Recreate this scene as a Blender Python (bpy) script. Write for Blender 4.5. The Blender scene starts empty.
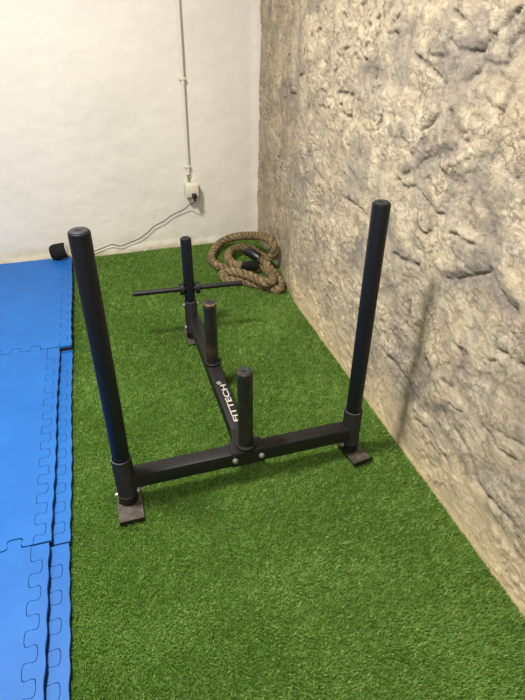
import bpy, bmesh, math, random
import numpy as np
from mathutils import Vector, Matrix, Quaternion
C = bpy.context.scene.collection
PI = math.pi
random.seed(7)
rng = np.random.default_rng(11)

# ------------------------------------------------------------------ helpers
def link_mesh(name, me, mats=(), parent=None, smooth=False):
    o = bpy.data.objects.new(name, me); C.objects.link(o)
    for m in (mats if isinstance(mats, (list, tuple)) else [mats]): me.materials.append(m)
    if parent: o.parent = parent
    if smooth:
        me.polygons.foreach_set('use_smooth', [True] * len(me.polygons))
    return o

def obj(name, bm, mats, parent=None, smooth=False):
    me = bpy.data.meshes.new(name)
    bmesh.ops.recalc_face_normals(bm, faces=bm.faces)
    bm.to_mesh(me); bm.free()
    return link_mesh(name, me, mats, parent, smooth)

def thing(name, label, cat, loc=(0, 0, 0), group=None):
    o = bpy.data.objects.new(name, None); C.objects.link(o)
    o.location = loc; o.empty_display_size = .05
    o['label'] = label; o['category'] = cat
    if group: o['group'] = group
    return o

def tag(o, label, cat, group=None):
    o['label'] = label; o['category'] = cat
    if group: o['group'] = group
    return o

def smooth_by_angle(o, deg=40):
    me = o.data
    me.polygons.foreach_set('use_smooth', [True] * len(me.polygons))
    bm = bmesh.new(); bm.from_mesh(me)
    for e in bm.edges:
        if len(e.link_faces) == 2 and e.calc_face_angle(0) > math.radians(deg): e.smooth = False
    bm.to_mesh(me); bm.free()
    return o

def add_box(bm, x0, x1, y0, y1, z0, z1, bev=0.0, seg=2):
    vs = [bm.verts.new(v) for v in [(x0,y0,z0),(x1,y0,z0),(x1,y1,z0),(x0,y1,z0),(x0,y0,z1),(x1,y0,z1),(x1,y1,z1),(x0,y1,z1)]]
    fs = [bm.faces.new([vs[i] for i in f]) for f in [(0,3,2,1),(4,5,6,7),(0,1,5,4),(1,2,6,5),(2,3,7,6),(3,0,4,7)]]
    if bev:
        es = list({e for f in fs for e in f.edges})
        bmesh.ops.bevel(bm, geom=es, offset=bev, segments=seg, affect='EDGES', profile=.5)
    return bm

def add_lathe(bm, prof, seg=40, M=None):
    """prof: (r, z) pairs from bottom to top; r = 0 closes on the axis."""
    M = M or Matrix()
    rings = []
    for r, z in prof:
        if r <= 1e-7: rings.append([bm.verts.new(M @ Vector((0, 0, z)))])
        else: rings.append([bm.verts.new(M @ Vector((r*math.cos(2*PI*i/seg), r*math.sin(2*PI*i/seg), z))) for i in range(seg)])
    for a, b in zip(rings, rings[1:]):
        if len(a) == 1 and len(b) == 1: continue
        for i in range(seg):
            j = (i+1) % seg
            if len(a) == 1: bm.faces.new((a[0], b[i], b[j]))
            elif len(b) == 1: bm.faces.new((a[i], a[j], b[0]))
            else: bm.faces.new((a[i], a[j], b[j], b[i]))
    return bm

def at(x, y, z, axis='Z'):
    M = Matrix.Translation((x, y, z))
    if axis == 'X': M = M @ Matrix.Rotation(PI/2, 4, 'Y')
    if axis == 'Y': M = M @ Matrix.Rotation(-PI/2, 4, 'X')
    if axis == '-Y': M = M @ Matrix.Rotation(PI/2, 4, 'X')
    return M

def catmull(pts, step):
    P = [np.array(p, float) for p in pts]
    P = [2*P[0]-P[1]] + P + [2*P[-1]-P[-2]]
    out = []
    for i in range(1, len(P)-2):
        n = max(2, int(np.linalg.norm(P[i+1]-P[i])/step))
        for k in range(n):
            t = k/n
            out.append(.5*((2*P[i]) + (-P[i-1]+P[i+1])*t + (2*P[i-1]-5*P[i]+4*P[i+1]-P[i+2])*t*t + (-P[i-1]+3*P[i]-3*P[i+1]+P[i+2])*t**3))
    out.append(P[-2])
    return np.array(out)

def sweep(pts, radius_fn, seg, closed_ends=True):
    """Tube along pts with parallel-transported frames; radius_fn(s, theta)."""
    bm = bmesh.new()
    n = len(pts); T = np.gradient(pts, axis=0); T /= np.linalg.norm(T, axis=1)[:, None]
    u = np.cross(T[0], [0, 0, 1.]);
    if np.linalg.norm(u) < 1e-3: u = np.cross(T[0], [1., 0, 0])
    u /= np.linalg.norm(u); s = 0; rings = []
    for i in range(n):
        if i: s += np.linalg.norm(pts[i]-pts[i-1])
        u = u - T[i]*(u @ T[i]); u /= np.linalg.norm(u); v = np.cross(T[i], u)
        ring = []
        for k in range(seg):
            th = 2*PI*k/seg; r = radius_fn(s, th)
            ring.append(bm.verts.new(pts[i] + r*(math.cos(th)*u + math.sin(th)*v)))
        rings.append(ring)
    for a, b in zip(rings, rings[1:]):
        for k in range(seg):
            j = (k+1) % seg; bm.faces.new((a[k], a[j], b[j], b[k]))
    if closed_ends:
        bm.faces.new(rings[0][::-1]); bm.faces.new(rings[-1])
    return bm

# ------------------------------------------------------------------ numpy noise
def perlin(x, y, seed):
    r = np.random.default_rng(seed); n = 256
    perm = r.permutation(n); ang = r.random(n)*2*PI
    gx, gy = np.cos(ang), np.sin(ang)
    xi = np.floor(x).astype(int); yi = np.floor(y).astype(int)
    xf = x-xi; yf = y-yi
    def g(ix, iy, dx, dy):
        h = perm[(perm[ix % n]+iy) % n]
        return gx[h]*dx+gy[h]*dy
    u = xf**3*(xf*(xf*6-15)+10); v = yf**3*(yf*(yf*6-15)+10)
    a = g(xi, yi, xf, yf); b = g(xi+1, yi, xf-1, yf); c = g(xi, yi+1, xf, yf-1); d = g(xi+1, yi+1, xf-1, yf-1)
    return ((a*(1-u)+b*u)*(1-v)+(c*(1-u)+d*u)*v)*1.4

def fbm(x, y, seed, octv=4, ridged=False, gain=.5):
    t = 0; a = 1; s = 0
    for k in range(octv):
        v = perlin(x*2**k+17.3*k, y*2**k+5.1*k, seed+k)
        if ridged: v = 1-2*np.abs(v)
        t = t+a*v; s += a; a *= gain
    return t/s

def voronoi(x, y, seed):
    """distance to nearest and second nearest feature point and a per-cell random value"""
    r = np.random.default_rng(seed); n = 64
    jx = r.random((n, n)); jy = r.random((n, n)); cv = r.random((n, n))
    xi = np.floor(x).astype(int); yi = np.floor(y).astype(int)
    f1 = np.full(x.shape, 9.); f2 = np.full(x.shape, 9.); c1 = np.zeros(x.shape)
    for dx in (-1, 0, 1):
        for dy in (-1, 0, 1):
            ix, iy = (xi+dx), (yi+dy)
            px = ix+jx[ix % n, iy % n]; py = iy+jy[ix % n, iy % n]
            d = np.hypot(x-px, y-py)
            near = d < f1
            f2 = np.where(near, f1, np.minimum(f2, d))
            c1 = np.where(near, cv[ix % n, iy % n], c1); f1 = np.where(near, d, f1)
    return f1, f2, c1

def sstep(a, b, x):
    t = np.clip((x-a)/(b-a), 0, 1); return t*t*(3-2*t)

# ------------------------------------------------------------------ materials
class Mat:
    def __init__(self, name, rough=.6, spec=.5, metal=0.):
        self.m = bpy.data.materials.new(name); self.m.use_nodes = True
        self.t = self.m.node_tree; self.b = self.t.nodes['Principled BSDF']
        self.b.inputs['Roughness'].default_value = rough
        self.b.inputs['Specular IOR Level'].default_value = spec
        self.b.inputs['Metallic'].default_value = metal
        self.tc = None
    def N(self, kind, **kw):
        n = self.t.nodes.new(kind)
        for k, v in kw.items():
            if k in n.inputs: n.inputs[k].default_value = v
            else: setattr(n, k, v)
        return n
    def L(self, a, b): self.t.links.new(a, b)
    def co(self, scale=None, kind='Object'):
        if not self.tc: self.tc = self.N('ShaderNodeTexCoord')
        o = self.tc.outputs[kind]
        if scale is None: return o
        mp = self.N('ShaderNodeMapping'); mp.inputs['Scale'].default_value = scale
        self.L(o, mp.inputs['Vector']); return mp.outputs['Vector']
    def noise(self, scale, detail=4, rough=.55, stretch=None, dist=0):
        n = self.N('ShaderNodeTexNoise', Scale=scale, Detail=detail, Roughness=rough, Distortion=dist)
        self.L(self.co(stretch), n.inputs['Vector']); return n.outputs['Fac']
    def ramp(self, fac, stops, interp='LINEAR'):
        r = self.N('ShaderNodeValToRGB'); e = r.color_ramp.elements; r.color_ramp.interpolation = interp
        while len(e) < len(stops): e.new(.5)
        for q, (p, c) in zip(e, stops): q.position = p; q.color = (*c, 1) if len(c) == 3 else c
        self.L(fac, r.inputs['Fac']); return r.outputs['Color']
    def mix(self, fac, a, b, mode='MIX'):
        m = self.N('ShaderNodeMix', data_type='RGBA', blend_type=mode)
        for sock, v in ((m.inputs[0], fac), (m.inputs[6], a), (m.inputs[7], b)):
            if hasattr(v, 'links'): self.L(v, sock)
            elif isinstance(v, (int, float)): sock.default_value = v
            else: sock.default_value = (*v, 1)
        return m.outputs[2]
    def math(self, op, a, b=0.):
        m = self.N('ShaderNodeMath', operation=op)
        for s, v in zip(m.inputs, (a, b)):
            if hasattr(v, 'links'): self.L(v, s)
            else: s.default_value = v
        return m.outputs[0]
    def attr(self, name): return self.N('ShaderNodeAttribute', attribute_name=name).outputs['Fac']
    def color(self, c):
        if hasattr(c, 'links'): self.L(c, self.b.inputs['Base Color'])
        else: self.b.inputs['Base Color'].default_value = (*c, 1)
        return self
    def bump(self, h, strength=.3, dist=.002):
        n = self.N('ShaderNodeBump', Strength=strength, Distance=dist)
        self.L(h, n.inputs['Height'])
        if self.b.inputs['Normal'].is_linked: self.L(self.b.inputs['Normal'].links[0].from_socket, n.inputs['Normal'])
        self.L(n.outputs['Normal'], self.b.inputs['Normal']); return self
    def rough(self, s): self.L(s, self.b.inputs['Roughness']); return self

def srgb(r, g, b):
    f = lambda c: (c/255/12.92 if c/255 <= .04045 else ((c/255+.055)/1.055)**2.4)
    return (f(r), f(g), f(b))

# ------ traced features of the stone wall, (y, z) on the wall in metres
PITS = [[[2.358,1.423],[2.346,1.417]],[[2.19,1.419],[2.16,1.408]],[[1.999,1.375],[1.979,1.391],[1.956,1.392]],[[1.971,1.328],[1.943,1.342]],[[1.915,1.35],[1.897,1.366],[1.87,1.374]],[[1.881,1.441],[1.872,1.458]],[[1.916,1.409],[1.897,1.421]],[[2.041,1.445],[1.997,1.461]],[[2.497,1.324],[2.475,1.333]],[[2.419,1.344],[2.388,1.356]],[[2.208,1.278],[2.15,1.28]],[[2.069,1.281],[2.045,1.293]],[[1.976,1.283],[1.952,1.283]],[[2.155,1.3],[2.094,1.312]],[[1.869,1.238],[1.869,1.263]],[[2.666,1.148],[2.561,1.169]],[[2.338,1.134],[2.282,1.13]],[[2.18,1.145],[2.113,1.155],[2.04,1.159]],[[2.013,1.156],[1.975,1.144],[1.941,1.146]],[[2.36,1.067],[2.303,1.068],[2.239,1.075]],[[2.107,1.083],[2.058,1.077],[2.023,1.087]],[[1.808,1.096],[1.792,1.122],[1.781,1.137]],[[2.597,1.238],[2.562,1.269]],[[2.861,1.359],[2.848,1.384]],[[2.336,1.248],[2.302,1.237]],[[2.233,1.204],[2.198,1.233]],[[2.865,1.041],[2.713,1.063]],[[2.502,1.026],[2.479,1.047]]]
CRACKS = [[[1.836,1.429],[1.817,1.454]],[[1.801,1.4],[1.779,1.415],[1.753,1.435]],[[1.822,1.38],[1.748,1.376]],[[1.461,1.383],[1.426,1.364],[1.374,1.361],[1.309,1.369],[1.295,1.386]],[[1.278,1.402],[1.242,1.433],[1.209,1.464]],[[1.209,1.394],[1.195,1.413],[1.17,1.425]],[[1.286,1.351],[1.248,1.344],[1.215,1.348],[1.207,1.374]],[[1.547,1.338],[1.505,1.337],[1.466,1.343]],[[1.629,1.331],[1.573,1.315],[1.512,1.298],[1.439,1.279]],[[1.361,1.289],[1.312,1.321]],[[1.175,1.294],[1.167,1.291]],[[1.193,1.235],[1.18,1.278]],[[1.255,1.261],[1.228,1.254],[1.196,1.253]],[[1.522,1.128],[1.445,1.194]],[[1.394,1.211],[1.369,1.181],[1.315,1.164]],[[1.464,1.445],[1.422,1.429]],[[2.349,0.788],[2.274,0.781],[2.204,0.783]],[[2.018,0.77],[1.949,0.771],[1.884,0.776],[1.809,0.765]],[[1.607,0.956],[1.571,0.946],[1.539,0.952],[1.507,0.969],[1.433,0.949],[1.362,0.925],[1.322,0.936]],[[1.601,0.981],[1.555,1.0]],[[1.513,1.027],[1.457,1.072],[1.4,1.098],[1.328,1.121]],[[1.347,1.173],[1.323,1.159],[1.296,1.149]],[[1.452,0.857],[1.424,0.847],[1.399,0.846],[1.376,0.865]],[[1.277,0.897],[1.221,0.897],[1.17,0.902]],[[1.22,1.009],[1.223,0.942]],[[1.567,0.705],[1.525,0.708],[1.485,0.714],[1.41,0.729]],[[1.628,1.091],[1.6,1.084]],[[1.095,1.204],[1.079,1.2]],[[1.096,1.108],[1.072,1.113]],[[1.462,0.728],[1.411,0.732]],[[1.248,0.755],[1.208,0.778],[1.167,0.804],[1.089,0.854]],[[1.08,0.864],[1.053,0.85],[1.02,0.83],[0.98,0.812],[0.948,0.812]],[[1.104,0.58],[1.091,0.559],[1.081,0.532]],[[0.971,0.678],[0.939,0.682],[0.909,0.686],[0.862,0.686]],[[1.514,0.306],[1.451,0.314],[1.392,0.322],[1.329,0.307],[1.286,0.284],[1.261,0.271]],[[1.142,0.441],[1.105,0.448]],[[1.411,0.5],[1.412,0.549],[1.402,0.603]],[[1.288,0.291],[1.27,0.235],[1.242,0.191],[1.197,0.201],[1.155,0.214],[1.114,0.208],[1.078,0.194],[1.032,0.182]],[[1.081,0.383],[1.019,0.406]],[[1.031,0.323],[1.001,0.315],[0.964,0.302]],[[0.992,0.404],[0.966,0.389],[0.94,0.372]],[[0.933,0.43],[0.893,0.422],[0.851,0.409],[0.788,0.42]],[[0.933,0.288],[0.886,0.23],[0.835,0.227],[0.783,0.238],[0.727,0.242]],[[0.883,0.455],[0.828,0.47],[0.78,0.489]],[[1.259,0.445],[1.205,0.398],[1.161,0.38]],[[1.175,0.157],[1.13,0.14]]]
GREYS = [[[1.737,1.36],[1.694,1.385],[1.657,1.4]],[[1.427,1.368],[1.358,1.376],[1.308,1.376]],[[2.609,0.677],[2.481,0.694],[2.357,0.758]],[[2.233,0.688],[2.141,0.695]],[[1.948,0.962],[1.905,1.002]],[[1.846,0.544],[1.831,0.6],[1.808,0.654]],[[1.316,1.034],[1.243,1.047],[1.184,1.043],[1.138,1.015],[1.107,0.968]],[[1.134,0.879],[1.086,0.87]],[[1.248,0.755],[1.168,0.807],[1.092,0.862],[1.094,0.89]],[[1.076,0.854],[1.03,0.825],[0.97,0.808]],[[1.26,0.29],[1.195,0.296],[1.147,0.303],[1.077,0.37]],[[1.243,0.28],[1.24,0.351],[1.234,0.411]],[[1.513,1.064],[1.441,1.091],[1.348,1.124]],[[1.228,1.353],[1.214,1.363]],[[1.204,1.401],[1.17,1.419]],[[1.656,0.8],[1.602,0.745],[1.552,0.727]],[[1.575,0.576],[1.519,0.541],[1.477,0.501]],[[1.976,1.251],[1.872,1.275]],[[1.482,1.332],[1.381,1.318]],[[1.473,0.438],[1.411,0.409]]]
PALES = [[[2.209,.557],[2.209,.62],[2.172,.675]],[[1.281,.908],[1.226,.91],[1.174,.913]],[[1.109,.715],[1.084,.647],[1.048,.603]],[[.983,.407],[.957,.389],[.93,.372]],[[1.084,.39],[1.017,.415]]]
KEY, FILL, AMB, EXPO = 108.0, 46.0, .31, 0.22
# plastered wall
m = Mat('white_plaster', .85, .25)
dirt = m.noise(6, 6, .65)
geo = m.N('ShaderNodeSeparateXYZ'); m.L(m.co(), geo.inputs[0])
zf = m.N('ShaderNodeMapRange'); zf.inputs[1].default_value = .0; zf.inputs[2].default_value = .22; zf.inputs[3].default_value = .34; zf.inputs[4].default_value = -.2
m.L(geo.outputs[2], zf.inputs[0])
dfac = m.math('ADD', dirt, zf.outputs[0])
c0 = m.ramp(m.noise(1.7, 5, .6), [(.3, srgb(215, 209, 198)), (.7, srgb(225, 220, 210))])
c1 = m.ramp(dfac, [(.6, (0, 0, 0)), (.92, (.9, .9, .9))])
c2 = m.mix(c1, c0, srgb(198, 184, 156))
sp = m.ramp(m.noise(55, 3, .6), [(.72, (0, 0, 0)), (.78, (1, 1, 1))])
c3 = m.mix(m.math('MULTIPLY', sp, .18), c2, srgb(150, 138, 118))
m.color(c3).bump(m.noise(14, 6, .6), .35, .01).bump(m.noise(160, 3, .6), .35, .003)
PLASTER = m.m

# stone wall
m = Mat('rubble_stone', .8, .3)
n1 = m.noise(8, 10, .74, (1, 1, .8), .9); n2 = m.noise(30, 9, .8, (1, .8, 1.2), 1.2); n3 = m.noise(3.1, 4, .6); n4 = m.noise(75, 6, .8, None, .4)
base = m.ramp(n1, [(.33, srgb(138, 126, 109)), (.44, srgb(180, 164, 138)), (.54, srgb(200, 186, 159)), (.68, srgb(217, 205, 180))])
fine = m.ramp(n2, [(.36, srgb(98, 90, 81)), (.45, srgb(170, 155, 130)), (.54, srgb(202, 188, 160)), (.64, srgb(230, 220, 197))])
c = m.mix(.5, base, fine)
sp = m.ramp(n4, [(.34, (1, 1, 1)), (.42, (0, 0, 0))]); lt = m.ramp(n4, [(.58, (0, 0, 0)), (.68, (1, 1, 1))])
c = m.mix(m.math('MULTIPLY', sp, .55), c, srgb(104, 94, 84)); c = m.mix(m.math('MULTIPLY', lt, .5), c, srgb(240, 230, 208))
c = m.mix(m.ramp(n3, [(.5, (0, 0, 0)), (.68, (.4, .4, .4))]), c, srgb(222, 200, 160))            # warm limewash
c = m.mix(m.math('MULTIPLY', m.attr('mortar'), .75), c, m.ramp(m.noise(22, 8, .75), [(.35, srgb(160, 146, 124)), (.6, srgb(196, 179, 150))]))   # smoother mortar pointing
# bedding streaks and a ragged network of thin crevices in the stone
mp = m.N('ShaderNodeMapping'); mp.inputs['Rotation'].default_value = (math.radians(38), 0, 0); mp.inputs['Scale'].default_value = (1, .32, 1.5); m.L(m.co(), mp.inputs['Vector'])
sn = m.N('ShaderNodeTexNoise', Scale=30., Detail=8., Roughness=.72, Distortion=1.3); m.L(mp.outputs[0], sn.inputs['Vector']); streak = sn.outputs['Fac']
smask = m.ramp(m.noise(2.6, 3, .6), [(.4, (.2,)*3), (.62, (1,)*3)])
c = m.mix(m.math('MULTIPLY', m.ramp(streak, [(.36, (.75,)*3), (.46, (0, 0, 0))]), smask), c, srgb(112, 103, 94))
c = m.mix(m.math('MULTIPLY', m.ramp(streak, [(.55, (0, 0, 0)), (.66, (.65,)*3)]), smask), c, srgb(228, 216, 190))
def crevice(scale, wid, amt, stretch):
    nz = m.N('ShaderNodeTexNoise', Scale=scale*1.3, Detail=5., Roughness=.7); m.L(m.co(), nz.inputs['Vector'])
    va = m.N('ShaderNodeVectorMath', operation='MULTIPLY_ADD'); m.L(nz.outputs['Color'], va.inputs[0]); va.inputs[1].default_value = (1.6/scale,)*3; m.L(m.co(stretch), va.inputs[2])
    vo = m.N('ShaderNodeTexVoronoi', feature='DISTANCE_TO_EDGE', Scale=scale); m.L(va.outputs[0], vo.inputs['Vector'])
    ln = m.ramp(vo.outputs['Distance'], [(0, (1, 1, 1)), (wid, (0, 0, 0))])
    mk = m.ramp(m.noise(scale*.45, 4, .65), [(.46, (0, 0, 0)), (.6, (1, 1, 1))])
    return m.math('MULTIPLY', m.math('MULTIPLY', ln, mk), amt)
cv1 = crevice(11, .05, .6, (1, 1, .8)); cv2 = crevice(27, .08, .42, (1, .8, 1.1))
c = m.mix(cv1, c, srgb(92, 84, 76)); c = m.mix(cv2, c, srgb(104, 95, 85))
c = m.mix(m.ramp(m.noise(5.5, 5, .65, (1, 1, .8), .5), [(.47, (0, 0, 0)), (.62, (.72,)*3)]), c, srgb(146, 137, 125))
gn = m.math('MULTIPLY', m.attr('grey'), m.ramp(m.noise(26, 5, .7, None, .5), [(.3, (.35,)*3), (.6, (1,)*3)]))
c = m.mix(gn, c, srgb(124, 116, 108))                                                    # slate coloured stone
c = m.mix(m.math('MULTIPLY', m.attr('pit'), .8), c, srgb(82, 76, 70))                   # darker colour along the traced pits and cracks
c = m.mix(m.math('MULTIPLY', m.attr('pale'), .4), c, srgb(224, 212, 184))
c = m.mix(m.math('MULTIPLY', m.attr('foot'), .85), c, srgb(228, 204, 160))             # clean strip of mortar along the turf
c = m.mix(m.math('MULTIPLY', m.attr('brown'), .55), c, srgb(136, 116, 90))  # grazing shade near the back corner, put into the stone colour
m.color(c).bump(n2, .6, .005).bump(m.noise(120, 6, .8), .6, .003).bump(m.math('SUBTRACT', m.math('MULTIPLY', streak, .7), m.math('MAXIMUM', cv1, cv2)), .7, .006)
STONE = m.m

# turf
m = Mat('turf_blades', .5, .35)
c = m.ramp(m.attr('tone'), [(0, srgb(86, 120, 42)), (.45, srgb(126, 164, 74)), (.8, srgb(156, 192, 100)), (1, srgb(194, 206, 140))])
m.color(c)
m.b.inputs['Subsurface Weight'].default_value = 0
tr = m.N('ShaderNodeBsdfTranslucent'); m.L(c, tr.inputs['Color'])
ms = m.N('ShaderNodeMixShader'); ms.inputs[0].default_value = .25
m.L(m.b.outputs[0], ms.inputs[1]); m.L(tr.outputs[0], ms.inputs[2])
m.L(ms.outputs[0], m.t.nodes['Material Output'].inputs['Surface'])
BLADE = m.m
m = Mat('turf_backing', .9, .1)
m.color(m.ramp(m.noise(260, 3, .6), [(.3, srgb(58, 84, 30)), (.7, srgb(90, 124, 48))])).bump(m.noise(300, 2), .6, .004)
BACKING = m.m

# foam mats
m = Mat('blue_foam', .55, .35)
m.color(m.ramp(m.noise(5, 4, .6), [(.3, srgb(22, 90, 164)), (.7, srgb(28, 100, 176))]))
w = m.N('ShaderNodeTexWave', bands_direction='X', Scale=75., Distortion=.4); m.L(m.co(), w.inputs['Vector'])
m.bump(w.outputs['Fac'], .25, .0008).bump(m.noise(420, 2), .25, .0006)
BLUE = m.m
m = Mat('dark_foam', .8, .2); m.color(m.ramp(m.noise(30, 3), [(.35, srgb(20, 18, 22)), (.7, srgb(50, 34, 33))])).bump(m.noise(300, 2), .3, .001); DARKFOAM = m.m

# metals and plastics
def coated(name, a, b, rough, scale=60, spec=.5, bump=.15):
    m = Mat(name, rough, spec); m.color(m.ramp(m.noise(scale, 4, .65), [(.35, a), (.7, b)])).bump(m.noise(scale*7, 3), bump, .0006); return m.m
POWDER = coated('black_powder_coat', srgb(19, 18, 18), srgb(28, 26, 25), .5, spec=.35)
SLEEVE = coated('navy_black_tube', srgb(13, 15, 22), srgb(18, 20, 28), .42, spec=.3)
CAP = coated('grey_black_cap', srgb(34, 34, 36), srgb(46, 46, 48), .6, spec=.3)
HOLE = coated('black_hole', srgb(8, 8, 8), srgb(12, 12, 12), .9)
SCUFF = coated('scuffed_steel_skid', srgb(54, 48, 43), srgb(86, 78, 69), .5, 45)
m = Mat('worn_peg', .42, .5)
wr = m.noise(38, 5, .7, (1, 1, .5)); edge = m.attr('wear')
f = m.math('ADD', m.math('MULTIPLY', wr, .75), m.math('MULTIPLY', edge, .45))
m.color(m.ramp(f, [(.38, srgb(24, 22, 21)), (.54, srgb(40, 34, 30)), (.72, srgb(84, 62, 46)), (.92, srgb(130, 98, 74))])).bump(m.noise(300, 3), .15, .0006)
wv = m.N('ShaderNodeTexWave', bands_direction='Z', Scale=14., Distortion=1.2); m.L(m.co(), wv.inputs['Vector']); m.bump(wv.outputs['Fac'], .12, .0008)
PEG = m.m
ZINC = coated('zinc_bolt', srgb(150, 150, 148), srgb(186, 186, 182), .38); ZINC.node_tree.nodes['Principled BSDF'].inputs['Metallic'].default_value = .6
WELD = coated('bare_weld_ring', srgb(74, 74, 76), srgb(104, 104, 106), .5)
LETTER = coated('white_lettering', srgb(168, 164, 152), srgb(196, 190, 178), .6)
m = Mat('manila_rope', .9, .15)
fib = m.noise(120, 5, .7); big = m.noise(14, 4, .6)
rc = m.mix(.5, m.ramp(fib, [(.38, srgb(56, 46, 32)), (.5, srgb(116, 99, 70)), (.62, srgb(186, 168, 130))]), m.ramp(big, [(.36, srgb(70, 57, 40)), (.64, srgb(152, 131, 94))]))
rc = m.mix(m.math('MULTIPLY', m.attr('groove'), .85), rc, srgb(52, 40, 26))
m.color(rc).bump(fib, .6, .004); ROPE = m.m
RUBBER = coated('black_shrink_sleeve', srgb(18, 18, 19), srgb(28, 28, 30), .35)
FABRIC = coated('black_speaker_cloth', srgb(15, 15, 16), srgb(27, 27, 28), .85, 300, .25, .6)
PALEPL = coated('pale_grey_plastic', srgb(196, 192, 182), srgb(210, 206, 198), .5)
CREAM = coated('cream_pvc', srgb(206, 200, 180), srgb(220, 214, 196), .45)
GREENPL = coated('green_wire', srgb(96, 124, 84), srgb(120, 146, 104), .5)
CORD = coated('dark_cord', srgb(22, 20, 18), srgb(32, 30, 28), .5)

# ------------------------------------------------------------------ floor
def kind(o, k='structure'): o['kind'] = k; return o
bm = bmesh.new(); add_box(bm, -2.2, 1.25, -1.2, 3.62, -.06, 0)
floor = kind(obj('floor', bm, BACKING))

# ------------------------------------------------------------------ stone wall (right), real relief on a fine grid
YS = np.arange(-.6, 3.5501, 0.0045); ZS = np.arange(-.03, 2.2, 0.0045)
Y, Z = np.meshgrid(YS, ZS, indexing='ij')
wx = Y+.09*fbm(Y*2.6, Z*2.6, 3, 3); wz = Z+.09*fbm(Y*2.6+9, Z*2.6+4, 8, 3)
f1, f2, cv = voronoi(wx*3.6, wz*4.6, 21)
joint = 1-sstep(.05, .26, f2-f1+.10*fbm(Y*12, Z*12, 27, 4, gain=.6))
g1, g2, gv = voronoi(wx*11+.5*fbm(Y*9, Z*9, 70, 2), wz*13+.5*fbm(Y*9, Z*9, 75, 2), 33)
relief = .007*fbm(Y*2.2, Z*2.2, 40, 3) + .004*(cv-.5)*(1-joint) - .005*joint*(.6+.4*fbm(Y*7, Z*7, 44, 2))
def facets(x, y, seed):
    r = np.random.default_rng(seed); n = 128
    jx = r.random((n, n)); jy = r.random((n, n)); tx = r.normal(0, 1, (n, n)); ty = r.normal(0, 1, (n, n)); o = r.normal(0, .35, (n, n))
    xi = np.floor(x).astype(int); yi = np.floor(y).astype(int); best = np.full(x.shape, 9.); h = np.zeros(x.shape)
    for dx in (-1, 0, 1):
        for dy in (-1, 0, 1):
            ix, iy = (xi+dx) % n, (yi+dy) % n
            px = xi+dx+jx[ix, iy]; py = yi+dy+jy[ix, iy]; d = np.hypot(x-px, y-py); m_ = d < best
            h = np.where(m_, o[ix, iy]+tx[ix, iy]*(x-px)+ty[ix, iy]*(y-py), h); best = np.where(m_, d, best)
    return h
mortar = np.clip(joint*1.1, 0, 1)*sstep(-.25, .15, fbm(Y*3.3+7, Z*3.3, 160, 3))
fw = .35*fbm(Y*40, Z*40, 170, 3); fv = .35*fbm(Y*40, Z*40, 175, 3)
relief += (.25+.75*sstep(-.2, .3, fbm(Y*4, Z*4, 180, 3)))*(1-.75*mortar)*(.0036*facets(Y*14+fw, Z*18+fv, 181)+.0026*facets(Y*34+fw*1.6, Z*44+fv*1.6, 182)) if True else 0
patchy = sstep(-.15, .35, fbm(Y*3.1+2, Z*3.1, 51, 3))
relief += patchy*.005*(gv-.5) + (.35+.65*patchy)*.003*fbm(wx*20+.25*fbm(Y*30, Z*30, 63, 2), wz*17, 60, 5, True, .62)
relief += .0016*fbm(Y*70, Z*70, 66, 2)
grey = np.clip(.35*sstep(.05, .5, fbm(Y*4+3, Z*5, 140, 5, gain=.65))+.55*joint*sstep(-.1, .5, fbm(Y*2.4+5, Z*2.4, 81, 3)) + .6*sstep(.18, .5, fbm(wx*5, wz*5, 85, 4)), 0, 1)
pit = np.zeros_like(Y); pale = np.zeros_like(Y)
def near(lines, wobble, maxd):
    """distance of each grid point to a family of polylines, within maxd; also a signed side"""
    D = np.full(Y.shape, 9.)
    for pl in lines:
        for (a, b), (c, d) in zip(pl, pl[1:]):
            i0, i1 = np.searchsorted(YS, [min(a, c)-maxd, max(a, c)+maxd]); j0, j1 = np.searchsorted(ZS, [min(b, d)-maxd, max(b, d)+maxd])
            if i0 >= i1 or j0 >= j1: continue
            s = (slice(i0, i1), slice(j0, j1))
            y = Y[s]+wobble[0][s]; z = Z[s]+wobble[1][s]
            L2 = (c-a)**2+(d-b)**2+1e-9
            t = np.clip(((y-a)*(c-a)+(z-b)*(d-b))/L2, 0, 1)
            D[s] = np.minimum(D[s], np.hypot(y-a-t*(c-a), z-b-t*(d-b)))
    return D
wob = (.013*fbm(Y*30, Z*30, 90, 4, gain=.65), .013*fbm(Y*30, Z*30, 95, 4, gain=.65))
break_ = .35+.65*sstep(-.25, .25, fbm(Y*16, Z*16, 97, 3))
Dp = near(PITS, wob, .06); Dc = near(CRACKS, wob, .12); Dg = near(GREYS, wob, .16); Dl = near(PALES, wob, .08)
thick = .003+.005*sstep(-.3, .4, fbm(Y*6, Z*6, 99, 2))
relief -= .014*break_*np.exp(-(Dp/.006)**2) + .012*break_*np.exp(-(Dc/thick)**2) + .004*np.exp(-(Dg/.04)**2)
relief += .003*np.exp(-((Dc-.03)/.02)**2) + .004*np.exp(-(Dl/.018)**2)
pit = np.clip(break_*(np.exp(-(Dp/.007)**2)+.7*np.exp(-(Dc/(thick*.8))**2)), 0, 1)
grey = np.clip(grey+.75*np.exp(-(Dg/.042)**2)+.35*np.exp(-(Dc/.022)**2), 0, 1)
pale = np.exp(-(Dl/.02)**2)
foot = (1-sstep(.02, .075, Z+.03*fbm(Y*7, Z*7, 120, 3)))*sstep(3.3, 2.2, Y)
foot = np.maximum(foot, .5*(1-sstep(.06, .30, Z+.10*fbm(Y*4, Z*4, 125, 3)))*sstep(3.2, 2.4, Y))
brown = sstep(2.2, 3.3, Y)*(.5+.5*fbm(Y*5, Z*2.2, 130, 3))  # mask of the painted corner shade, growing towards the back wall
damp = 1-.75*(1-sstep(.0, .07, Z))
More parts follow.
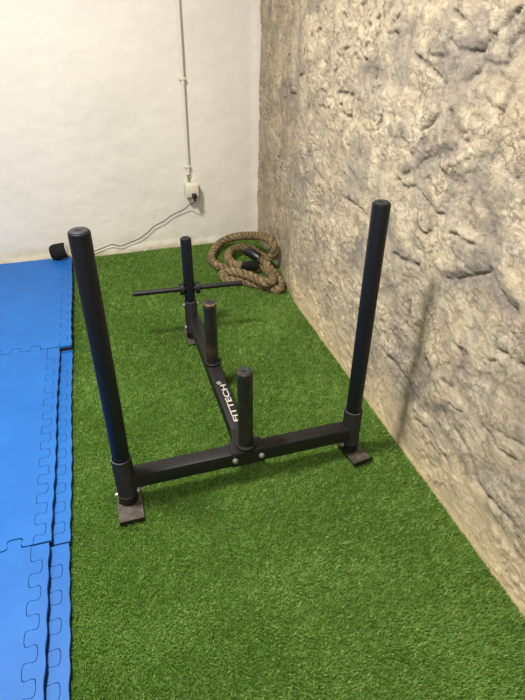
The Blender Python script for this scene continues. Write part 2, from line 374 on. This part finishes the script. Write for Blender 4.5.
X = .977 + .072*sstep(2.45, 3.1, Y) + .012*Z - relief*damp
def grid_mesh(name, A, B, Cc, mats, attrs):
    nI, nJ = A.shape
    me = bpy.data.meshes.new(name)
    idx = np.arange(nI*nJ).reshape(nI, nJ)
    q = np.stack([idx[:-1, :-1], idx[:-1, 1:], idx[1:, 1:], idx[1:, :-1]], -1).reshape(-1, 4)
    me.vertices.add(nI*nJ); me.vertices.foreach_set('co', np.stack([A, B, Cc], -1).astype(np.float32).ravel())
    me.loops.add(q.size); me.loops.foreach_set('vertex_index', q.astype(np.int32).ravel())
    me.polygons.add(len(q)); me.polygons.foreach_set('loop_start', np.arange(0, q.size, 4, dtype=np.int32))
    me.polygons.foreach_set('loop_total', np.full(len(q), 4, np.int32))
    me.update(calc_edges=True); me.validate()
    for k, v in attrs.items():
        a = me.attributes.new(k, 'FLOAT', 'POINT'); a.data.foreach_set('value', v.astype(np.float32).ravel())
    return link_mesh(name, me, mats, smooth=True)
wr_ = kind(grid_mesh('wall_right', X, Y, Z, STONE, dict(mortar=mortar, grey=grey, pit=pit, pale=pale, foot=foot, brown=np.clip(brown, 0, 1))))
sm = wr_.modifiers.new('thickness', 'SOLIDIFY'); sm.thickness = .15; sm.offset = -1
sm.use_rim = True

# ------------------------------------------------------------------ plastered wall (back), a little uneven, lipped where it meets the stone
XS = np.arange(-2.2, 1.17, .0125); ZB = np.arange(-.03, 2.7, .0125)
XB, ZZ = np.meshgrid(XS, ZB, indexing='ij')
rel = .010*fbm(XB*1.6, ZZ*1.6, 201, 3)+.0025*fbm(XB*12, ZZ*12, 205, 4)
rel += .012*sstep(1.0, 1.06, XB+.015*fbm(ZZ*9, XB*3, 210, 3))
rel += .010*(1-sstep(.015, .06, ZZ+.03*fbm(XB*6, ZZ*6, 215, 3)))*(1+.8*fbm(XB*20, ZZ*20, 218, 3))
wb = kind(grid_mesh('wall_back', XB, 3.485-rel, ZZ, PLASTER, {}))
sm = wb.modifiers.new('thickness', 'SOLIDIFY'); sm.thickness = .12; sm.offset = 1

# ------------------------------------------------------------------ artificial turf: uncountable blades as one stuff object
def turf():
    x0, x1, y0, y1 = -.275, 1.03, .15, 3.465
    n = int((x1-x0)*(y1-y0)*TURF_DENSITY)
    # tufts in stitched rows
    tx = rng.random(n)*(x1-x0)+x0; ty = rng.random(n)*(y1-y0)+y0
    keep = ~((tx > .985) & (ty < 2.55)) & (tx > -.267+(ty-1.2)*.0172)
    tx, ty = tx[keep], ty[keep]; n = len(tx)
    lean_a = -1.0+1.3*fbm(tx*2.2, ty*2.2, 301, 3)+1.4*fbm(tx*30, ty*30, 305, 2)+rng.normal(0, .8, n)
    lean = np.clip(.55+.3*fbm(tx*5, ty*5, 310, 3)+rng.normal(0, .22, n), .05, 1.2)
    L = rng.normal(.0145, .0028, n).clip(.006, .022)
    w = rng.normal(.0009, .00018, n).clip(.0005, .0014)
    face = rng.random(n)*2*PI
    dx, dy = np.cos(lean_a), np.sin(lean_a); wx_, wy_ = np.cos(face)*w, np.sin(face)*w
    b = np.stack([tx, ty, np.zeros(n)], -1); wv = np.stack([wx_, wy_, np.zeros(n)], -1)
    mid = b+np.stack([dx*np.sin(lean*.5)*L*.55, dy*np.sin(lean*.5)*L*.55, np.cos(lean*.5)*L*.55], -1)
    tip = mid+np.stack([dx*np.sin(lean*1.35)*L*.5, dy*np.sin(lean*1.35)*L*.5, np.cos(lean*1.35)*L*.5], -1)
    V = np.stack([b-wv, b+wv, mid+wv*.9, mid-wv*.9, tip], 1)            # n,5,3
    me = bpy.data.meshes.new('artificial_grass')
    me.vertices.add(n*5); me.vertices.foreach_set('co', V.astype(np.float32).ravel())
    base = (np.arange(n)*5)[:, None]
    lp = np.concatenate([base+np.array([[0, 1, 2, 3]]), base+np.array([[3, 2, 4]])], 1).astype(np.int32)
    me.loops.add(n*7); me.loops.foreach_set('vertex_index', lp.ravel())
    me.polygons.add(n*2)
    st = np.stack([np.arange(n)*7, np.arange(n)*7+4], -1).astype(np.int32).ravel()
    me.polygons.foreach_set('loop_start', st); me.polygons.foreach_set('loop_total', np.tile(np.array([4, 3], np.int32), n))
    me.update(calc_edges=True)
    tone = np.clip(rng.normal(.45, .22, n)+.12*fbm(tx*4, ty*4, 320, 3), 0, .93)
    dry = rng.random(n) < .03; tone = np.where(dry, 1, tone)
    a = me.attributes.new('tone', 'FLOAT', 'POINT'); a.data.foreach_set('value', np.repeat(tone, 5).astype(np.float32))
    o = link_mesh('artificial_grass', me, BLADE)
    tag(o, 'short green artificial turf between the blue mats and the stone wall', 'turf'); o['kind'] = 'stuff'
TURF_DENSITY = 140000
turf()

# ------------------------------------------------------------------ blue puzzle mats, two layers
def chaikin(P, n=2):
    for k in (.2, .25)[:n]:
        Q = [P[0]]
        for a, b in zip(P, P[1:]):
            Q += [(a[0]*(1-k)+b[0]*k, a[1]*(1-k)+b[1]*k), (a[0]*k+b[0]*(1-k), a[1]*k+b[1]*(1-k))]
        Q.append(P[-1]); P = Q
    return P
PITCH = .0875
def teeth(t0, t1, phase, depth, g, neck=.017, head=.025):
    """curve (t, out) of dovetail teeth between t0 and t1; g widens them (for the piece they fit into)"""
    P = [(t0, g)]; t = t0+phase+PITCH/2
    while t < t1-PITCH*.4:
        P += [(t-neck-g, g), (t-head-g, depth+g), (t+head+g, depth+g), (t+neck+g, g)]
        t += PITCH
    P.append((t1, g))
    return chaikin(P, 2)
def slab(name, poly, z0, z1, mats, parent, c=(0, 0)):
    poly = [(x-c[0], y-c[1]) for x, y in poly]; z1 -= z0; z0 = 0
    bm = bmesh.new(); zs = z0+(z1-z0)*.62
    rings = [[bm.verts.new((x, y, z)) for x, y in poly] for z in (z0, zs, z1)]
    n = len(poly)
    for k, (a, b) in enumerate(zip(rings, rings[1:])):
        for i in range(n):
            f = bm.faces.new((a[i], a[(i+1) % n], b[(i+1) % n], b[i])); f.material_index = 1 if k == 0 else 0
    f = bm.faces.new(rings[0][::-1]); f.material_index = 1
    top = bm.faces.new(rings[2])
    bmesh.ops.inset_region(bm, faces=[top], thickness=.0011, depth=.0009, use_even_offset=True)
    big = [f for f in bm.faces if len(f.verts) > 4]
    bmesh.ops.triangulate(bm, faces=big)
    return obj(name, bm, mats, parent)
def mat_tile(label, y0, y1, xr, z0, z1, phase, back_fit=None, front_fit=None, strip=.055, depth=.036, xl=-1.36):
    """tile from y0 (near) to y1 (far); back/front_fit: 'out' has teeth, 'in' receives them"""
    c = ((xl+xr)/2, (y0+y1)/2); T = -.0172; pv = (-.262, 1.2)
    dx, dy = c[0]-pv[0], c[1]-pv[1]
    root = thing('puzzle_mat', label, 'mat', (pv[0]+dx*math.cos(T)-dy*math.sin(T), pv[1]+dx*math.sin(T)+dy*math.cos(T), z0), GROUP)
    root.rotation_euler.z = T
    xb = xr-strip
    G = .0016
    right = [(xb+o, t) for t, o in teeth(y0, y1, phase, depth, 0)]             # going +y
    if front_fit == 'in': fr = [(t, y0+o) for t, o in teeth(xl, xb, .02, .036, G)]
    else: fr = [(xl, y0), (xb, y0)]
    if back_fit == 'out': bk = [(t, y1+o) for t, o in teeth(xl, xb, .02, .036, 0)]
    else: bk = [(xl, y1), (xb, y1)]
    if front_fit == 'in': fr = [(x, y) for x, y in fr]
    poly = fr[:-1]+[(xb, max(fr[-1][1], y0))]+right[1:-1]+bk[::-1]
    slab('tile', poly, z0, z1, [BLUE, DARKFOAM], root, c)
    inner = [(xb+o, t) for t, o in teeth(y0+.002, y1-.002, phase-.002, depth, G)]
    outer = []
    n = 60
    for i in range(n+1):
        y = y1-.002-(y1-y0-.004)*i/n
        outer.append((xr+.0018*math.sin((y-y0-phase)*2*PI/PITCH+1.2)+.0018*math.sin(y*9.1), y))
    slab('edge_strip', inner+outer, z0, z1, [BLUE, DARKFOAM], root, c)
    return root
GROUP = 'blue puzzle mats in two layers'
TH = .030
Y1, Y2, Y3 = 3.38, 2.32, 1.19
mat_tile('blue foam puzzle mat lying underneath, against the white wall at the back', Y2-.01, Y1, -.260, 0.001, TH, .0)
mat_tile('lower blue foam mat whose edge shows under the middle mat, beside the sled', Y3+.005, Y2-.012, -.260, 0.001, TH, .02)
mat_tile('lower blue foam mat with oval gaps showing in its edge, nearest the camera', .1, Y3+.003, -.262, 0.001, TH, -.01, strip=.062, depth=.040)
mat_tile('upper blue foam mat at the back, flush with the one below, against the white wall', Y2, Y1, -.258, TH+.001, 2*TH, .03, front_fit='in')
mat_tile('upper blue foam mat in the middle of the row, set back from the edge below', Y3, Y2-.003, -.312, TH+.001, 2*TH, .01, back_fit='out', front_fit='in')
mat_tile('upper blue foam mat nearest the camera, set back from the edge below', .1, Y3-.003, -.317, TH+.001, 2*TH, .0, back_fit='out')

# ------------------------------------------------------------------ push sled
S = thing('push_sled', 'black steel gym push sled with three tall posts standing on the turf', 'push sled', (.355, 1.33, 0))
def P(name, bm, mat, parent=None, ang=40, smooth=True):
    par = parent or S
    o = obj(name, bm, mat); o.parent = par
    # keep coordinates in world space
    if par is S: o.matrix_parent_inverse = Matrix.Translation(-Vector(S.location))
    if smooth: smooth_by_angle(o, ang)
    return o
YC = 1.328; BZ0, BZ1 = .088, .147
LP = (-.066, YC); RP = (.774, YC+.004); BP = (.352, 2.305)
bm = bmesh.new(); add_box(bm, LP[0]+.02, RP[0]-.02, YC-.0275, YC+.0275, BZ0, BZ1, .005)
P('crossbeam', bm, POWDER)
bm = bmesh.new(); add_box(bm, .331, .387, YC+.03, BP[1]-.02, BZ0, BZ1, .005)
beam = P('spine_beam', bm, POWDER)
# gusset that joins the two beams
bm = bmesh.new()
pts = [(.300, YC-.030), (.425, YC-.030), (.425, YC+.030), (.394, YC+.040), (.390, YC+.10), (.328, YC+.10), (.324, YC+.040), (.300, YC+.030)]
v0 = [bm.verts.new((x, y, BZ0-.003)) for x, y in pts]; v1 = [bm.verts.new((x, y, BZ1+.004)) for x, y in pts]
bm.faces.new(v0[::-1]); bm.faces.new(v1)
for i in range(len(pts)): bm.faces.new((v0[i], v0[(i+1) % 8], v1[(i+1) % 8], v1[i]))
bmesh.ops.bevel(bm, geom=list(bm.edges), offset=.003, segments=2, affect='EDGES')
P('joint_bracket', bm, POWDER)
# lettering, read from the near end towards the far end
def lettering(txt, size, loc, rot):
    cu = bpy.data.curves.new('lettering', 'FONT'); cu.body = txt; cu.size = size; cu.extrude = .0004; cu.space_character = .98
    cu.offset = size*.012
    tmp = bpy.data.objects.new('tmp', cu); C.objects.link(tmp)
    dg = bpy.context.evaluated_depsgraph_get()
    me = bpy.data.meshes.new_from_object(tmp.evaluated_get(dg)); bpy.data.objects.remove(tmp)
    bm = bmesh.new(); bm.from_mesh(me)
    bmesh.ops.transform(bm, matrix=Matrix.Translation(loc) @ Matrix.Rotation(rot, 4, 'Z'), verts=bm.verts)
    return bm
b1 = lettering('FITTECH', .058, (0, 0, 0), 0)
xs = [v.co.x for v in b1.verts]; k = .232/(max(xs)-min(xs))
bmesh.ops.transform(b1, matrix=Matrix.Translation((.3755, 1.466, BZ1+.0008)) @ Matrix.Rotation(PI/2, 4, 'Z') @ Matrix.Diagonal((k, .56, 1, 1)) @ Matrix.Translation((-min(xs), 0, 0)), verts=b1.verts)
o = P('lettering', b1, LETTER, beam, smooth=False); o['label'] = 'white brand lettering'
bm = bmesh.new()
add_lathe(bm, [(.0075, 0), (.0095, 0), (.0095, .0008), (.0075, .0008), (.0075, 0)], 24, at(.353, 1.714, BZ1+.0005))
rb = lettering('R', .013, (.3575, 1.7095, BZ1+.0008), PI/2)
me = bpy.data.meshes.new('t'); rb.to_mesh(me); rb.free(); bm.from_mesh(me)
o = P('trademark_sign', bm, LETTER, beam, smooth=False); o['label'] = 'small white ringed R'

def post(x, y, top, r, sleeve_top, sleeve_r=.0335, lean=0., z0=.012, zr=.056):
    A_ = at(x, y, 0); A_[0][2] = lean          # a slight lean of the loose post in its socket
    bm = bmesh.new(); add_lathe(bm, [(0, .03), (r, .03), (r, top-.004), (r-.001, top-.001), (r-.003, top), (0, top)], 48, A_)
    p = P('upright_post', bm, SLEEVE)
    bm = bmesh.new(); add_lathe(bm, [(.008, top-.004), (r-.004, top-.004), (r-.004, top+.002), (r-.006, top+.0035), (.009, top+.0035), (.0075, top+.002), (.0075, top-.004)], 40, A_)
    P('end_cap', bm, CAP, p)
    bm = bmesh.new(); add_lathe(bm, [(0, top+.0001), (.0074, top+.0001), (.0074, top+.0016), (0, top+.0016)], 20, A_)
    P('cap_hole', bm, HOLE, p)
    bm = bmesh.new(); s = sleeve_r
    add_lathe(bm, [(0, z0), (s, z0), (s, zr-.006), (s+.0016, zr-.004), (s+.0016, zr+.004), (s, zr+.006), (s, sleeve_top-.003), (s-.002, sleeve_top), (r+.0005, sleeve_top), (r+.0005, sleeve_top-.02), (0, sleeve_top-.02)], 48, at(x, y, 0))
    c = P('socket_tube', bm, POWDER)
    for z in (zr, sleeve_top-.0005):
        bm = bmesh.new(); rr = s+.0019 if z < .1 else s-.001
        add_lathe(bm, [(rr-.002, z-.0012), (rr, z-.0012), (rr+.0004, z), (rr, z+.0012), (rr-.002, z+.0012), (rr-.002, z-.0012)], 48, at(x, y, 0))
        P('weld_ring', bm, WELD, c)
    return p, c
def skid(x, y0, y1, w=.080, lip=.016, yaw=0, px=None, py=None):
    """skid plate under a post with its two ends turned up"""
    bm = bmesh.new(); t = .012; n = 7; t = .012+lip*.5
    prof = []
    for k in range(n): a = PI/2*.7*k/(n-1); prof.append((y0+.018*(1-math.sin(a)/math.sin(PI/2*.7)), lip*(1-math.cos(a))/(1-math.cos(PI/2*.7))))
    low = prof[::-1]+[(y1+y0-y, z) for y, z in prof]
    up = [(y, z+t) for y, z in low]
    ring = low+up[::-1]
    A = [bm.verts.new((x-w/2, y, z)) for y, z in ring]; B = [bm.verts.new((x+w/2, y, z)) for y, z in ring]
    m_ = len(ring)
    for i in range(m_): bm.faces.new((A[i], A[(i+1) % m_], B[(i+1) % m_], B[i]))
    bm.faces.new(A[::-1]); bm.faces.new(B)
    bmesh.ops.triangulate(bm, faces=[f for f in bm.faces if len(f.verts) > 4])
    if yaw: bmesh.ops.rotate(bm, cent=(px, py, 0), matrix=Matrix.Rotation(yaw, 3, 'Z'), verts=bm.verts)
    bmesh.ops.recalc_face_normals(bm, faces=bm.faces)
    for f in bm.faces: f.material_index = 0 if f.normal.z > .6 else 1
    o = P('skid_foot', bm, [SCUFF, POWDER], ang=30); o['label'] = 'scuffed brown-grey steel foot'
    return o
post(*LP, .998, .0280, .219, lean=.0072); post(*RP, .990, .0272, .216, z0=.026, zr=.068); post(*BP, .545, .0255, .222, .0315)
skid(LP[0]+.002, 1.222, 1.41, .082, .012); skid(RP[0]+.010, 1.240, 1.37, .076, .016, .14, RP[0], RP[1]); skid(BP[0], 2.226, 2.40, .072, .003)

def peg(x, y, top, r, z0, wear):
    bm = bmesh.new()
    prof = [(0, z0), (r, z0)] + [(r, z0+(top-.006-z0)*i/24) for i in range(1, 25)] + [(r-.001, top-.002), (r-.003, top), (0, top)]
    add_lathe(bm, prof, 40, at(x, y, 0))
    p = P('weight_peg', bm, PEG)
    a = p.data.attributes.new('wear', 'FLOAT', 'POINT')
    for i, v in enumerate(p.data.vertices):
        zz = v.co.z; e = max(0, 1-abs(top-zz)/.012); q = max(0, 1-abs(zz-z0-.07)/.05)*.35
        a.data[i].value = wear*(e*1.0+q+.12)
    p['label'] = 'worn brown-black upright peg'
    bm = bmesh.new(); add_lathe(bm, [(r-.012, top-.003), (r-.004, top-.003), (r-.004, top+.002), (r-.006, top+.003), (.010, top+.003), (.007, top+.001), (.007, top-.003)], 32, at(x, y, 0)); P('end_cap', bm, CAP, p)
    bm = bmesh.new(); add_lathe(bm, [(0, top+.0001), (.0069, top+.0001), (.0069, top+.0012), (0, top+.0012)], 20, at(x, y, 0)); P('cap_hole', bm, HOLE, p)
    f = r+.012
    bm = bmesh.new(); add_lathe(bm, [(r, z0-.004), (f-.001, z0-.004), (f, z0-.002), (f, z0+.007), (f-.002, z0+.009), (r, z0+.009)], 40, at(x, y, 0)); P('flange', bm, POWDER, p)
    return p
peg(.362, 1.865, .445, .0262, BZ1+.002, 1.0)
peg(.362, YC+.008, .475, .0265, BZ1+.006, .45)

# push handle through the rear post
H0 = Vector((.083, 2.295, .292)); H1 = Vector((.612, 2.262, .292)); d = (H1-H0)
q = Vector((0, 0, 1)).rotation_difference(d.normalized()).to_matrix().to_4x4()
M = Matrix.Translation((H0.x, H0.y+.02, H0.z)) @ q; Lh = d.length; rh = .0125
bm = bmesh.new(); add_lathe(bm, [(0, 0), (rh-.001, 0), (rh, .001), (rh, Lh-.001), (rh-.001, Lh), (0, Lh)], 28, M); hb = P('push_handle', bm, POWDER)
mid = (BP[0]-H0.x)/d.x*Lh
for s in (-1, 1):
    bm = bmesh.new(); c = mid+s*.038; add_lathe(bm, [(rh, c-.010), (.028, c-.010), (.030, c-.008), (.030, c+.008), (.028, c+.010), (rh, c+.010)], 32, M); P('collar', bm, POWDER, hb)

def bolt(x, y, z, axis, r=.0075, sgn=1):
    bm = bmesh.new(); M_ = at(x, y, z, axis)
    if sgn < 0: M_ = M_ @ Matrix.Rotation(PI, 4, 'X')
    add_lathe(bm, [(0, -.004), (r*1.35, -.004), (r*1.35, .0), (r, .0005), (r, .004), (r*.7, 0.0045), (0, .0075)], 24, M_)
    o = P('bolt', bm, ZINC, ang=35); o['label'] = 'bright zinc bolt'
bolt(.312, YC-.034, .121, '-Y'); bolt(.409, YC-.034, .121, '-Y')
bolt(LP[0]-.0365, YC-.008, .058, 'X', .006, -1); bolt(LP[0]+.0365, YC-.010, .060, 'X', .006)
bolt(RP[0]-.0365, YC-.008, .058, 'X', .006, -1)
bolt(BP[0]-.034, BP[1]-.006, .205, 'X', .006, -1); bolt(BP[0]+.034, BP[1]-.006, .205, 'X', .006)
bolt(BP[0]-.034, BP[1]-.006, .075, 'X', .0075, -1)

# ------------------------------------------------------------------ climbing / battle rope in a heap in the corner
R = thing('battle_rope', 'thick tan twisted rope with black ends heaped in the corner by the stone wall', 'rope', (.82, 2.95, 0))
path = [(0.890, 2.957, 0.100), (0.921, 2.951, 0.085), (0.943, 2.894, 0.060), (0.959, 2.801, 0.040), (0.962, 2.696, 0.030), (0.929, 2.628, 0.029), (0.884, 2.668, 0.029), (0.829, 2.730, 0.029), (0.769, 2.782, 0.029), (0.703, 2.815, 0.029), (0.660, 2.855, 0.029), (0.654, 2.894, 0.045), (0.697, 2.860, 0.072), (0.740, 2.809, 0.080), (0.787, 2.757, 0.078), (0.824, 2.696, 0.076), (0.859, 2.650, 0.074), (0.903, 2.672, 0.070), (0.933, 2.802, 0.050), (0.924, 2.936, 0.030), (0.862, 2.926, 0.029), (0.795, 2.945, 0.029), (0.725, 2.974, 0.032), (0.660, 3.027, 0.034), (0.639, 3.145, 0.036), (0.680, 3.249, 0.050), (0.752, 3.319, 0.070), (0.834, 3.309, 0.100), (0.905, 3.214, 0.140), (0.953, 3.055, 0.190), (0.973, 2.953, 0.205), (0.982, 2.899, 0.180), (0.985, 2.907, 0.130), (0.962, 2.955, 0.085), (0.940, 3.055, 0.065), (0.912, 3.143, 0.070), (0.850, 3.190, 0.072), (0.772, 3.153, 0.072), (0.726, 3.035, 0.080), (0.727, 2.902, 0.095), (0.769, 2.872, 0.090)]
cp = catmull(path, .006)
rr = .0275; tw = 2*PI/.125
def rope_r(s, th):
    c = math.cos(3*(th-tw*s)); return rr*(1-.20*(1-abs(math.cos(1.5*(th-tw*s))))**1.6+.012*math.sin(s*310+th*5))
bm = sweep(cp, rope_r, 36)
me = bpy.data.meshes.new('rope_coil'); bmesh.ops.recalc_face_normals(bm, faces=bm.faces); bm.to_mesh(me); bm.free()
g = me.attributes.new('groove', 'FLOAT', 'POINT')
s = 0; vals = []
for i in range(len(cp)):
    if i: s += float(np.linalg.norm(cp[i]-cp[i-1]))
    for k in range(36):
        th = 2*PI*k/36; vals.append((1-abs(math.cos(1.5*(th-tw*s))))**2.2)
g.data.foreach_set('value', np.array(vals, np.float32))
def RP_(name, me_or_o, mats, smooth=True):
    o = link_mesh(name, me_or_o, mats, R, smooth); o.matrix_parent_inverse = Matrix.Translation(-Vector(R.location)); return o
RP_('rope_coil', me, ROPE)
def cap(a, b, r=.0305):
    a = Vector(a); b = Vector(b); L = (b-a).length
    q = Vector((0, 0, 1)).rotation_difference((b-a).normalized()).to_matrix().to_4x4()
    bm = bmesh.new(); add_lathe(bm, [(0, 0.004), (r*.55, .003), (r*.62, -.002), (r*.9, 0), (r, .005), (r, L-.01), (r*.93, L), (0, L)], 32, Matrix.Translation(a) @ q)
    me = bpy.data.meshes.new('end_sleeve'); bmesh.ops.recalc_face_normals(bm, faces=bm.faces); bm.to_mesh(me); bm.free()
    o = RP_('end_sleeve', me, RUBBER); o['label'] = 'black rubber end sleeve'; smooth_by_angle(o, 45)
cap((.842, 3.020, .125), (.903, 2.945, .095))
cap((.872, 2.912, .068), (.764, 2.872, .090))

# ------------------------------------------------------------------ small speaker by the wall
K = thing('speaker', 'small black rounded cloth-covered speaker on the blue mat by the white wall', 'speaker', (-.290, 3.36, .0605))
def KP(name, bm, mats, parent=None, ang=40):
    o = obj(name, bm, mats); o.parent = parent or K; o.matrix_parent_inverse = Matrix.Translation(-Vector(K.location)); smooth_by_angle(o, ang); return o
# rounded bun lying on its side, its pale base plate turned towards the sled
ax = at(-.238, 3.36, .1125, 'X') @ Matrix.Rotation(PI, 4, 'Y') @ Matrix.Scale(.78, 4)
tilt = Matrix.Translation((-.290, 3.36, .0605)) @ Matrix.Rotation(math.radians(-7), 4, 'Y') @ Matrix.Translation((.290, -3.36, -.0605))
prof = [(0, .001), (.052, .001), (.0575, .004)]
for k in range(15):
    a = PI/2*k/14; prof.append((.060+.0035*math.sin(min(a*2, PI)) if k < 5 else .0635*math.cos((a-.5)/(PI/2-.5)*PI/2)**.42 if k < 14 else 0, .010+.118*math.sin(a)))
prof[-1] = (0, prof[-1][1])
bm = bmesh.new(); add_lathe(bm, prof, 48, tilt @ ax); KP('cloth_shell', bm, FABRIC, ang=60)
bm = bmesh.new(); add_lathe(bm, [(0, -.004), (.046, -.004), (.050, -.002), (.051, .002), (0, .002)], 40, tilt @ ax); o = KP('base_plate', bm, PALEPL); o['label'] = 'pale grey base plate'

# ------------------------------------------------------------------ socket box, conduit, charger and cord on the back wall
yw = 3.474
J = thing('socket_box', 'small cream surface-mounted socket box low on the white wall', 'socket', (.588, yw, .40))
def JP(root, name, bm, mats, parent=None, ang=40):
    o = obj(name, bm, mats); o.parent = parent or root; o.matrix_parent_inverse = Matrix.Translation(-Vector(root.location)); smooth_by_angle(o, ang); return o
bm = bmesh.new(); add_box(bm, .548, .632, yw-.068, yw+.012, .362, .448, .004); JP(J, 'box_body', bm, CREAM)
bm = bmesh.new(); add_box(bm, .552, .628, yw-.078, yw-.068, .366, .444, .004); JP(J, 'face_plate', bm, CREAM)
Q = thing('cable_conduit', 'cream plastic conduit running straight up the white wall from the socket box', 'conduit', (.584, yw, .5))
bm = bmesh.new(); add_lathe(bm, [(.0085, 0), (.011, 0), (.011, 2.1), (.0085, 2.1), (.0085, 0)], 20, Matrix.Translation((.579, yw-.011, .495)) @ Matrix.Rotation(math.radians(.6), 4, 'Y')); JP(Q, 'conduit_tube', bm, CREAM)
for z, xx in ((.545, .5795), (1.05, .585)):
    bm = bmesh.new(); add_box(bm, xx-.020, xx+.016, yw-.024, yw+.010, z-.008, z+.008, .004); JP(Q, 'pipe_clip', bm, CREAM)
for dx, g_ in ((-.003, 0), (.004, .004)):
    bm = sweep(catmull([(.579+dx, yw-.010, .51), (.577+dx-g_, yw-.014, .475), (.583+dx, yw-.016, .444)], .006), lambda s, t: .0042, 10); o = JP(Q, 'wire', bm, GREENPL); o['label'] = 'short green wire'
A = thing('charger', 'black plug and thin dark cord drooping from the socket box to the speaker', 'charger', (.595, yw-.06, .38))
bm = bmesh.new(); add_box(bm, .580, .610, yw-.110, yw-.079, .366, .394, .006); JP(A, 'plug', bm, CORD)
bm = bmesh.new(); add_lathe(bm, [(0, -.024), (.0055, -.024), (.0075, -.004), (.0075, 0), (0, 0)], 16, Matrix.Translation((.597, yw-.096, .367))); JP(A, 'cord_grip', bm, CORD)
cord = [(.597, yw-.096, .344), (.588, yw-.080, .328), (.566, yw-.040, .306), (.535, yw-.018, .272), (.452, yw-.014, .238), (.395, yw-.013, .202), (.326, yw-.013, .174), (.282, yw-.013, .137), (.218, yw-.014, .099), (.149, yw-.014, .077), (.088, yw-.018, .063), (.039, yw-.018, .080), (-.015, yw-.018, .066), (-.078, yw-.025, .052), (-.150, yw-.05, .060), (-.195, yw-.095, .080), (-.222, yw-.112, .095)]
bm = sweep(catmull(cord, .012), lambda s, t: .0028, 8); JP(A, 'cord', bm, CORD)

# ------------------------------------------------------------------ light and camera
W = bpy.data.worlds.new('room_ambient'); bpy.context.scene.world = W; W.use_nodes = True
bg = W.node_tree.nodes['Background']; bg.inputs['Color'].default_value = (1.0, .96, .90, 1); bg.inputs['Strength'].default_value = AMB
def area(name, loc, target, size, energy, col=(1, .955, .895), shape='DISK', size_y=None):
    l = bpy.data.lights.new(name, 'AREA'); l.shape = shape; l.size = size; l.energy = energy; l.color = col
    if size_y: l.size_y = size_y
    o = bpy.data.objects.new(name, l); C.objects.link(o); o.location = loc
    o.rotation_euler = (Vector(target)-Vector(loc)).to_track_quat('-Z', 'Y').to_euler(); return o
area('ceiling_lamp', (-.5, 1.47, 2.75), (-.5, 1.47, 0), .24, KEY, shape='RECTANGLE', size_y=.32)
area('added_fill_light', (-.9, -1.3, 2.75), (-.6, .2, .3), 1.2, FILL)  # soft fill added behind the camera to brighten the view

cam = bpy.data.cameras.new('camera'); co = bpy.data.objects.new('camera', cam); C.objects.link(co)
right = Vector((.95370, -.30067, .00752)); yaw, pitch, roll = .305343, .598063, .0092895
f = Vector((math.sin(yaw)*math.cos(pitch), math.cos(yaw)*math.cos(pitch), -math.sin(pitch)))
r0 = Vector((math.cos(yaw), -math.sin(yaw), 0)); u0 = r0.cross(f)
r = math.cos(roll)*r0+math.sin(roll)*u0; u = -math.sin(roll)*r0+math.cos(roll)*u0
co.matrix_world = Matrix(((r.x, u.x, -f.x, 0), (r.y, u.y, -f.y, 0), (r.z, u.z, -f.z, 1.5), (0, 0, 0, 1)))
cam.sensor_fit = 'VERTICAL'; cam.sensor_height = 36; cam.lens = 533.67/700*36; cam.clip_start = .02
sc = bpy.context.scene; sc.camera = co
vs = sc.view_settings; vs.view_transform = 'Standard'; vs.look = 'None'; vs.gamma = 1; vs.use_curve_mapping = False; vs.exposure = EXPO
